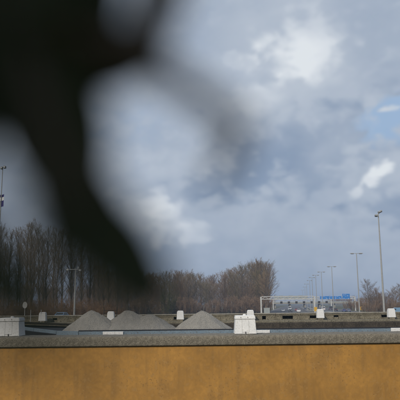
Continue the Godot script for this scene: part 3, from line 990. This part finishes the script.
func motorway() -> void:
	struct("motorway", ribbon(-24.5, 20.5, 0.02, 90.0, 1500.0), M.asphalt, "grey motorway running away to the horizon", "road")
	struct("central_reserve", ribbon(-1.6, 1.6, 0.035, 90.0, 1500.0), M.grass, "narrow grass strip between the carriageways", "verge")
	for e in [[-2.6, 0.0], [-23.4, 0.0], [2.6, 0.0], [19.4, 0.0]]:
		struct("edge_line", ribbon(e[0] - 0.1, e[0] + 0.1, 0.03, 90.0, 700.0), M.paint, "white edge line painted along the motorway", "road marking")
	for x in [-6.2, -9.8, -13.4, -17.0, 6.2, 9.8, 13.4]:
		struct("lane_line", ribbon(x - 0.08, x + 0.08, 0.03, 120.0, 640.0, 3.0, 9.0), M.paint, "dashed white lane line painted on the motorway", "road marking")
	# crash barriers beside the median
	for s in [-2.1, 2.1]:
		var b := base("crash_barrier", Vector3(0, 0.02, 0), "steel crash barrier on the %s side of the lamp posts" % ("signed carriageway" if s > 0 else "gantry carriageway"), "crash barrier")
		var st := begin()
		var z := 100.0
		while z < 640.0:
			var a := Vector3(median(z) + s, 0.55, -z)
			var q := Vector3(median(z + 12.0) + s, 0.55, -z - 12.0)
			tube(st, [a, q], [0.16, 0.16], 6, false)
			z += 12.0
		put("rail", st.commit(), M.galv, b)
		z = 260.0
		while z < 420.0:
			put("post", boxed(Vector3(0.1, 0.6, 0.14), 0.01), M.galv, b, Vector3(median(z) + s, 0, -z))
			z += 8.0
	# median lamps
	var l := twin_lamp(18.0)
	var spots: Array = [168.4, 229.3, 269.1, 300.0, 327.0, 370.8, 439.4, 522.2, 642.9]
	l.position = Vector3(median(168.4), 0, -168.4)
	for k in range(1, spots.size()): copy(l, Vector3(median(spots[k]), 0, -spots[k]))
	# gantries
	gantry("sign_gantry", Vector3(27.60, 0, -280), 24.6, 6.58, "pale lattice gantry without signs across the carriageway beside the woods", false)
	var g := gantry("sign_gantry", Vector3(59.81, 0, -322), 21.6, 6.63, "pale gantry carrying the blue road signs", false)
	var hy: float = 6.58
	sign_board(g, 5.3, hy - 0.3, 4.4, 1.75, 2)
	sign_board(g, 9.02, hy - 0.3, 2.9, 1.75, 2)
	sign_board(g, 12.5, hy - 0.3, 3.9, 1.75, 2)
	sign_board(g, 16.9, hy - 0.3, 3.9, 2.9, 3, "larger taller blue sign at the end of the row")
	var g2 := gantry("sign_gantry", Vector3(49.80, 0, -420), 40.0, 5.97, "distant gantry bearing pale grey sign backs and dark lane signals", false)
	var y2: float = 5.97
	for k in 7:
		put("sign_back", boxed(Vector3(3.1, 2.3, 0.14), 0.01), M.sign_back, g2, Vector3(2.2 + k * 3.3, y2 + 1.2 + 0.2 * (k % 2), 0.6))
	for k in 7:
		put("lane_signal", boxed(Vector3(1.6, 1.5, 0.3), 0.02), M.dark, g2, Vector3(5.5 + k * 5.2, y2 - 1.8, 0.6))
	# overpass far down the road
	var v := base("overpass", Vector3(101.73, 0, -560), "distant pale concrete overpass crossing the motorway", "overpass")
	var dy: float = 3.62
	put("deck", boxed(Vector3(86, 1.1, 9), 0.05), M.pale_concrete, v, Vector3(0, dy, 0))
	put("parapet", boxed(Vector3(86, 0.9, 0.3), 0.03), M.sign_back, v, Vector3(0, dy + 1.1, 4.3))
	for k in 6:
		put("pier", boxed(Vector3(1.2, dy, 6), 0.05), M.pale_concrete, v, Vector3(-34 + k * 13.6, -0.02, 0))
	for s in [-1, 1]:
		put("abutment", boxed(Vector3(7, dy, 8.5), 0.05), M.concrete, v, Vector3(s * 40.0, -0.02, 0))
	# cabinet beside the road
	var cb := base("service_cabinet", Vector3(28.19, 0, -262), "grey roadside service cabinet under the end of the plain gantry", "cabinet")
	put("housing", boxed(Vector3(2.5, 2.35, 1.4), 0.04), M.sign_back, cb, Vector3(0, 0.1, 0))
	put("plinth", boxed(Vector3(2.6, 0.12, 1.5), 0.02), M.pale_concrete, cb)
	put("roof", boxed(Vector3(2.7, 0.12, 1.6), 0.03), M.galv, cb, Vector3(0, 2.452, 0))
	for s in [-1, 1]:
		var dr := put("door", boxed(Vector3(1.12, 2.0, 0.05), 0.01), M.sign_back, cb, Vector3(s * 0.6, 0.25, 0.7))
		put("handle", boxed(Vector3(0.04, 0.22, 0.05), 0.01), M.dark, dr, Vector3(-s * 0.45, 0.9, 0.04))
	# yellow roadside markers
	for e in [[311.2, 276.0, "yellow marker panel at the foot of the plain gantry leg"], [355.0, 300.0, "yellow marker panel under the end of the blue sign gantry"]]:
		var yb := base("marker_panel", Vector3((e[0] - 200.0) / 600.0 * e[1] * 1.013, 0, -e[1]), e[2], "road marker", "yellow markers by the gantries")
		put("panel", boxed(Vector3(1.35, 1.9, 0.12), 0.02), M.yellow, yb, Vector3(0, 0.7, 0))
		for s in [-0.45, 0.45]: put("post", boxed(Vector3(0.09, 2.4, 0.09), 0.01), M.galv, yb, Vector3(s, 0, -0.11))
	# traffic: [px column, distance, colour, van, facing us, label]
	var cars: Array = [
		[279.5, 330.0, Color(0.75, 0.76, 0.78), false, true, "silver car coming from under the plain gantry on the outer lane"],
		[286.0, 365.0, Color(0.85, 0.85, 0.85), true, true, "white delivery van under the distant gantry"],
		[286.5, 305.0, Color(0.07, 0.08, 0.10), false, true, "black car driving ahead of the white delivery van"],
		[292.5, 345.0, Color(0.55, 0.07, 0.06), false, true, "dark red car between the gantries"],
		[294.5, 300.0, Color(0.9, 0.9, 0.9), false, true, "white car close behind the plain gantry"],
		[301.0, 390.0, Color(0.20, 0.23, 0.30), false, true, "slate grey car on the inner lane"],
		[318.5, 350.0, Color(0.85, 0.85, 0.86), true, false, "white delivery van driving away below the blue signs"],
		[325.5, 380.0, Color(0.25, 0.26, 0.30), true, false, "dark grey van driving away below the blue signs"],
		[330.5, 330.0, Color(0.08, 0.08, 0.09), false, false, "black car driving away below the blue signs"],
		[338.5, 300.0, Color(0.16, 0.28, 0.48), false, false, "blue car driving away next to the bushes"],
		[343.0, 300.0, Color(0.35, 0.42, 0.52), false, false, "pale blue car driving away beside the blue car"],
	]
	for e in cars:
		var k := car(e[2], e[3])
		k.position = Vector3((e[0] - 200.0) / 600.0 * e[1] * 1.013, 0.03, -e[1])
		k.rotation.y = (PI if e[4] else 0.0) - 0.12
		k.set_meta("label", e[5])
		k.set_meta("group", "traffic on the motorway")
	var pk := car(Color(0.45, 0.55, 0.66), false)
	pk.position = Vector3(-26.66, 1.76, -116)
	pk.rotation.y = PI - 0.15
	pk.set_meta("label", "light blue car with only its roof and windows above the far quay")
	struct("side_road", boxed(Vector3(24, 1.75, 14), 0.05), M.asphalt, "low embankment road below the poplars", "road", Vector3(-26.66, -0.01, -116))
	var vn := car(Color(0.42, 0.56, 0.68), true)
	vn.position = Vector3(75.73, 0.02, -236)
	vn.rotation.y = PI * 0.5
	vn.set_meta("label", "light blue van seen side-on behind the floodlight mast")

func woods() -> void:
	print("woods ", Time.get_ticks_msec())
	# tall row of poplars
	var pop: Array = []
	for k in 4: pop.append(bare_tree(26.0, 0.27, 56, 0.20, 6.6, 0.69, 11, 5, 0.0135))
	var px: Array = [-22, -12, -3, 5, 13, 21, 28.5, 35, 42.5, 50, 58, 65.5, 74, 83, 92, 101, 110, 119, 128]
	var ht: Array = [25, 26, 25, 26, 25.5, 26.5, 26, 27, 25.5, 26, 25, 25.5, 25, 24, 23.5, 22, 20, 18, 16]
	var proto: Array = []
	for k in 11:
		px.append(-16.0 + k * 12.4 + rng.randf_range(-2.5, 2.5))
		ht.append(rng.randf_range(23.5, 27.0) * (1.0 if k < 8 else 0.88))
	for i in px.size():
		var z := (160.0 if i < 19 else 182.0) + rng.randf_range(-5, 9)
		var x: float = (px[i] - 200.0) / 600.0 * z * 1.014 - 0.011 * 12.0
		if i < 4: proto.append(tree_thing("poplar_tree", pop[i], M.bark_grey, M.twig_grey, Vector3(x, 0, -z), "tall slender bare poplar in the row behind the lock", "row of bare poplars"))
		else: copy(proto[i % 4], Vector3(x, 0, -z))
		var o: Node3D = get_child(get_child_count() - 1)
		o.rotation.y = rng.randf() * TAU
		o.scale = Vector3.ONE * (ht[i] / 26.0 * 0.95)
	# mixed bare wood: [column, top row, distance]
	var kinds: Array = []
	for k in 5: kinds.append(bare_tree(15.0, 0.20, 40, 0.14, 5.4 + 0.3 * k, 0.40 + 0.06 * k, 14, 5, 0.016))
	var protos: Array = []
	var tops: Array = [[100, 268], [140, 274], [160, 273], [172, 276], [180, 273], [190, 273], [203, 277], [212, 279], [222, 276], [230, 272], [238, 269], [245, 266], [252, 264], [259, 265.5], [265, 268], [270, 273], [273, 281]]
	var n := 0
	for row in 3:
		for i in 24:
			var c := 98.0 + i * 7.45 + rng.randf_range(-2.5, 2.5) + row * 2.3
			if c > 266.0: c = 266.0 - row * 5.0 + rng.randf_range(-3, 2)
			var t := 280.0
			for q in tops.size() - 1:
				if c >= tops[q][0] and c <= tops[q + 1][0]: t = lerpf(tops[q][1], tops[q + 1][1], (c - tops[q][0]) / (tops[q + 1][0] - tops[q][0]))
			var z := 302.0 + row * 17.0 + rng.randf_range(-5, 5)
			var h := (303.5 - t) / 600.0 * z * 1.03 + EYE
			h *= rng.randf_range(0.86, 1.0) if row > 0 else rng.randf_range(0.6, 0.92)
			var x := (c - 200.0) / 600.0 * z * 1.014
			if n < 5: protos.append(tree_thing("bare_tree", kinds[n], M.bark, [M.twig, M.twig_grey, M.twig_dun, M.twig_moss, M.twig][n], Vector3(x, 0, -z), "bare brown tree in the mixed wood beside the motorway", "bare trees of the mixed wood"))
			else: copy(protos[rng.randi() % 5], Vector3(x, 0, -z))
			var o: Node3D = get_child(get_child_count() - 1)
			o.rotation.y = rng.randf() * TAU
			o.scale = Vector3.ONE * (h / 15.0)
			n += 1
	# trees beyond the signed carriageway
	for e in [[363.5, 281.5, 262.0], [371, 290, 268.0], [379, 293, 255.0], [386.5, 289, 270.0], [393, 286, 262.0], [400, 287, 258.0], [408, 286, 262.0], [417, 284, 268.0], [355.5, 298, 300.0], [349, 301, 310.0], [375, 294, 285.0], [389, 292, 290.0], [360, 293, 290.0], [367, 291, 280.0], [373, 295, 262.0], [383, 295, 276.0], [396, 291, 280.0], [403, 290, 276.0], [365, 294, 272.0], [379, 296, 268.0]]:
		var z: float = e[2]
		var h: float = (301.5 - e[1]) / 600.0 * z * 1.03 + EYE
		var o := copy(protos[rng.randi() % 5], Vector3((e[0] - 200.0) / 600.0 * z * 1.014, 0, -z), rng.randf() * TAU, h / 15.0, "bare brown tree beyond the blue road signs")
		o.set_meta("group", "bare trees beyond the blue signs")
	# shrubs
	var rust := shrub_parts(5.0, 5.5, 16, 1100, 0.024)
	var brown := shrub_parts(4.2, 6.0, 16, 1100, 0.026)
	var olive := shrub_parts(5.5, 4.0, 14, 1300, 0.03)
	var sr := base("shrub", Vector3.ZERO, "rust-coloured bare shrub at the foot of the poplars", "shrub", "rust shrubs below the poplars")
	put("stem", rust[0], M.twig, sr)
	put("crown", rust[1], M.twig_red, sr)
	var sb := base("shrub", Vector3.ZERO, "brown bare shrub at the edge of the mixed wood", "shrub", "brown shrubs at the wood edge")
	put("stem", brown[0], M.bark, sb)
	put("crown", brown[1], M.twig, sb)
	var first := [true, true]
	for i in 30:
		var z := 146.0 + rng.randf_range(-5, 8)
		var at := Vector3((4.0 + i * 4.0 + rng.randf_range(-2, 2) - 200.0) / 600.0 * z, 0, -z)
		var s := rng.randf_range(0.7, 1.35)
		if i == 0: sr.position = at
		else: copy(sr, at, rng.randf() * TAU, s)
	for i in 44:
		var z := 287.0 + rng.randf_range(-5, 6)
		var at := Vector3((100.0 + i * 3.75 + rng.randf_range(-2, 2) - 200.0) / 600.0 * z, 0, -z)
		var s := rng.randf_range(0.6, 1.9)
		if i == 0: sb.position = at
		else: copy(sb, at, rng.randf() * TAU, s)
	for i in 16:
		var z := (262.0 if i > 3 else 345.0) + rng.randf_range(-8, 8)
		var o := copy(sb, Vector3((342.0 + i * 4.6 + rng.randf_range(-1, 1) - 200.0) / 600.0 * z * 1.014, 0, -z), rng.randf() * TAU, rng.randf_range(0.9, 1.5), "brown bare shrub beside the signed carriageway")
		o.set_meta("group", "brown shrubs beside the signed carriageway")
	var ev := base("evergreen_bush", Vector3((167.0 - 200.0) / 600.0 * 280.0, 0, -280.0), "upright olive green bush at the edge of the bare wood", "bush")
	put("stem", olive[0], M.bark, ev)
	put("crown", olive[1], M.twig_olive, ev)
	ev.scale = Vector3.ONE * 1.9
	# the depth of the wood behind its edge, and the far treeline
	for e in [["woodland", 130, -165.0, 40.0, 350.0, 420.0, 0.8, 1.15, "depth of the bare wood behind its edge"], ["distant_woodland", 260, -300.0, 560.0, 700.0, 780.0, 0.5, 0.8, "hazy treeline on the horizon"]]:
		var mm := MultiMesh.new()
		mm.transform_format = MultiMesh.TRANSFORM_3D
		mm.mesh = kinds[2][1]
		mm.instance_count = e[1]
		for k in e[1]:
			var z := rng.randf_range(e[4], e[5])
			var x := rng.randf_range(e[2], e[3] if e[0] != "woodland" else (258.0 - 200.0) / 600.0 * z)
			if e[0] == "distant_woodland" and absf(x - median(z)) < 30.0: x += 60.0
			var b := Basis(Vector3.UP, rng.randf() * TAU).scaled(Vector3.ONE * rng.randf_range(e[6], e[7]))
			mm.set_instance_transform(k, Transform3D(b, Vector3(x, -0.3, -z)))
		var mi := MultiMeshInstance3D.new()
		mi.multimesh = mm
		mi.material_override = M.twig
		mi.name = e[0]
		add_child(mi)
		tag(mi, e[8], "woodland", "", "stuff")
	print("woods done ", Time.get_ticks_msec())

func near_branch() -> void:
	# a leafy branch a hand's breadth before the lens, on a sapling growing beside the camera
	var root := Vector3(-1.25, 1.28, 0.75)
	var o := base("sapling", root, "blurred near-black leafy branch reaching across the sky close to the lens", "tree")
	put("trunk", tubed([Vector3.ZERO, Vector3(0.03, 1.2, 0.02), Vector3(0.0, 2.4, -0.03), Vector3(0.05, 3.6, 0.0), Vector3(0.02, 4.6, 0.03)], [0.045, 0.038, 0.03, 0.02, 0.006], 10), M.near_bark, o)
	var fork := Vector3(-0.1412, 4.6433, -0.2300)
	var mid := Vector3(-0.0668, 4.6056, -0.2100)
	var knot := Vector3(-0.0285, 4.5896, -0.2000)
	put("branch", tubed([Vector3(0.0, 2.9, -0.02), Vector3(0.5, 3.15, -0.5), fork - root, mid - root, knot - root], [0.014, 0.011, 0.006, 0.005, 0.004], 10), M.near_bark, o)
	put("branch", tubed([knot - root, Vector3(-0.0179, 4.5947, -0.2000) - root, Vector3(-0.0122, 4.6147, -0.2000) - root, Vector3(0.0031, 4.6505, -0.2100) - root], [0.0072, 0.0088, 0.0092, 0.002], 10), M.near_bark, o)
	put("branch", tubed([knot - root, Vector3(-0.0171, 4.5842, -0.2000) - root, Vector3(-0.0014, 4.5730, -0.2000) - root, Vector3(0.0141, 4.5598, -0.2000) - root, Vector3(0.0104, 4.5502, -0.2000) - root, Vector3(0.0034, 4.5388, -0.2000) - root], [0.0085, 0.0066, 0.0046, 0.0054, 0.0046, 0.0020], 8), M.near_bark, o)
	put("branch", tubed([mid - root, Vector3(-0.0553, 4.5670, -0.2000) - root, Vector3(-0.0423, 4.5351, -0.2000) - root, Vector3(-0.0251, 4.5107, -0.2000) - root], [0.004, 0.0035, 0.003, 0.001], 8), M.near_bark, o)
	put("branch", tubed([fork - root, Vector3(-0.0943, 4.5670, -0.2100) - root, Vector3(-0.0773, 4.5253, -0.2000) - root, Vector3(-0.0656, 4.5052, -0.2000) - root], [0.004, 0.0035, 0.003, 0.001], 8), M.near_bark, o)
	var eye := Vector3(0, EYE, 0) - root
	var leaves: Array = [
		[Vector3(-0.0548, 4.6434, -0.2050), Vector3(-0.0498, 4.5277, -0.2000), 0.030],
		[Vector3(-0.0722, 4.6428, -0.2100), Vector3(-0.0613, 4.5426, -0.2050), 0.028],
		[Vector3(-0.0894, 4.6421, -0.2150), Vector3(-0.0774, 4.5500, -0.2100), 0.028],
		[Vector3(-0.0616, 4.5678, -0.2000), Vector3(-0.0141, 4.4963, -0.2000), 0.028],
		[Vector3(-0.0376, 4.5364, -0.1980), Vector3(-0.0179, 4.4944, -0.1980), 0.019],
		[Vector3(-0.0361, 4.5396, -0.1970), Vector3(-0.0081, 4.4963, -0.1970), 0.019],
		[Vector3(-0.0428, 4.5176, -0.0900), Vector3(-0.0155, 4.4904, -0.0900), 0.0175],
		[Vector3(-0.0447, 4.5283, -0.1000), Vector3(-0.0287, 4.4933, -0.0950), 0.0095],
		[Vector3(-0.0658, 4.5898, -0.2030), Vector3(-0.0094, 4.5856, -0.2000), 0.030],
		[Vector3(-0.0353, 4.6362, -0.2070), Vector3(-0.0408, 4.5760, -0.2030), 0.021],
		[Vector3(-0.0477, 4.5942, -0.2030), Vector3(-0.0382, 4.5195, -0.2000), 0.025],
		[Vector3(-0.0661, 4.5897, -0.2100), Vector3(-0.0393, 4.5574, -0.2050), 0.026],
		[Vector3(-0.0751, 4.5337, -0.2000), Vector3(-0.0651, 4.4939, -0.2000), 0.015],
	]
	for l in leaves:
		var a: Vector3 = l[0] - root
		var b: Vector3 = l[1] - root
		put("leaf", leaf_mesh(a, b, l[2], (eye - a).normalized() + wob(0.15), 0.004), M.leaf, o)
	# crown added out of view behind the camera, to keep sun off the branch
	for k in 12:
		var w := -0.6 + k * 0.28
		var y := 2.2 + k * 0.19
		var tip := Vector3(0.55 + cos(w) * 0.75, y + 0.5, 0.55 + sin(w) * 0.6)
		put("branch", tubed([Vector3(0.02, y, 0), (tip + Vector3(0, y, 0)) * 0.5 + Vector3(0, 0.12, 0), tip], [0.012, 0.008, 0.003], 6), M.near_bark, o)
	fresh()
	for k in 8000:
		var p := wob(1.0)
		while p.length() > 1.0: p = wob(1.0)
		p = p * Vector3(1.15, 1.0, 0.8) + Vector3(0.62, 3.85, 0.62)
		var a := wob(1.0).normalized()
		var b := a.cross(wob(1.0)).normalized() * 0.035
		a *= 0.06
		var n := a.cross(b).normalized()
		var q: Array = [p - a, p + b, p + a, p - b]
		for t in [0, 1, 2, 0, 2, 3]:
			tv.append(q[t])
			tn.append(n)
	var fo := put("added_shade_foliage", wood(), M.leaf, o)
	fo.set_meta("kind", "stuff")
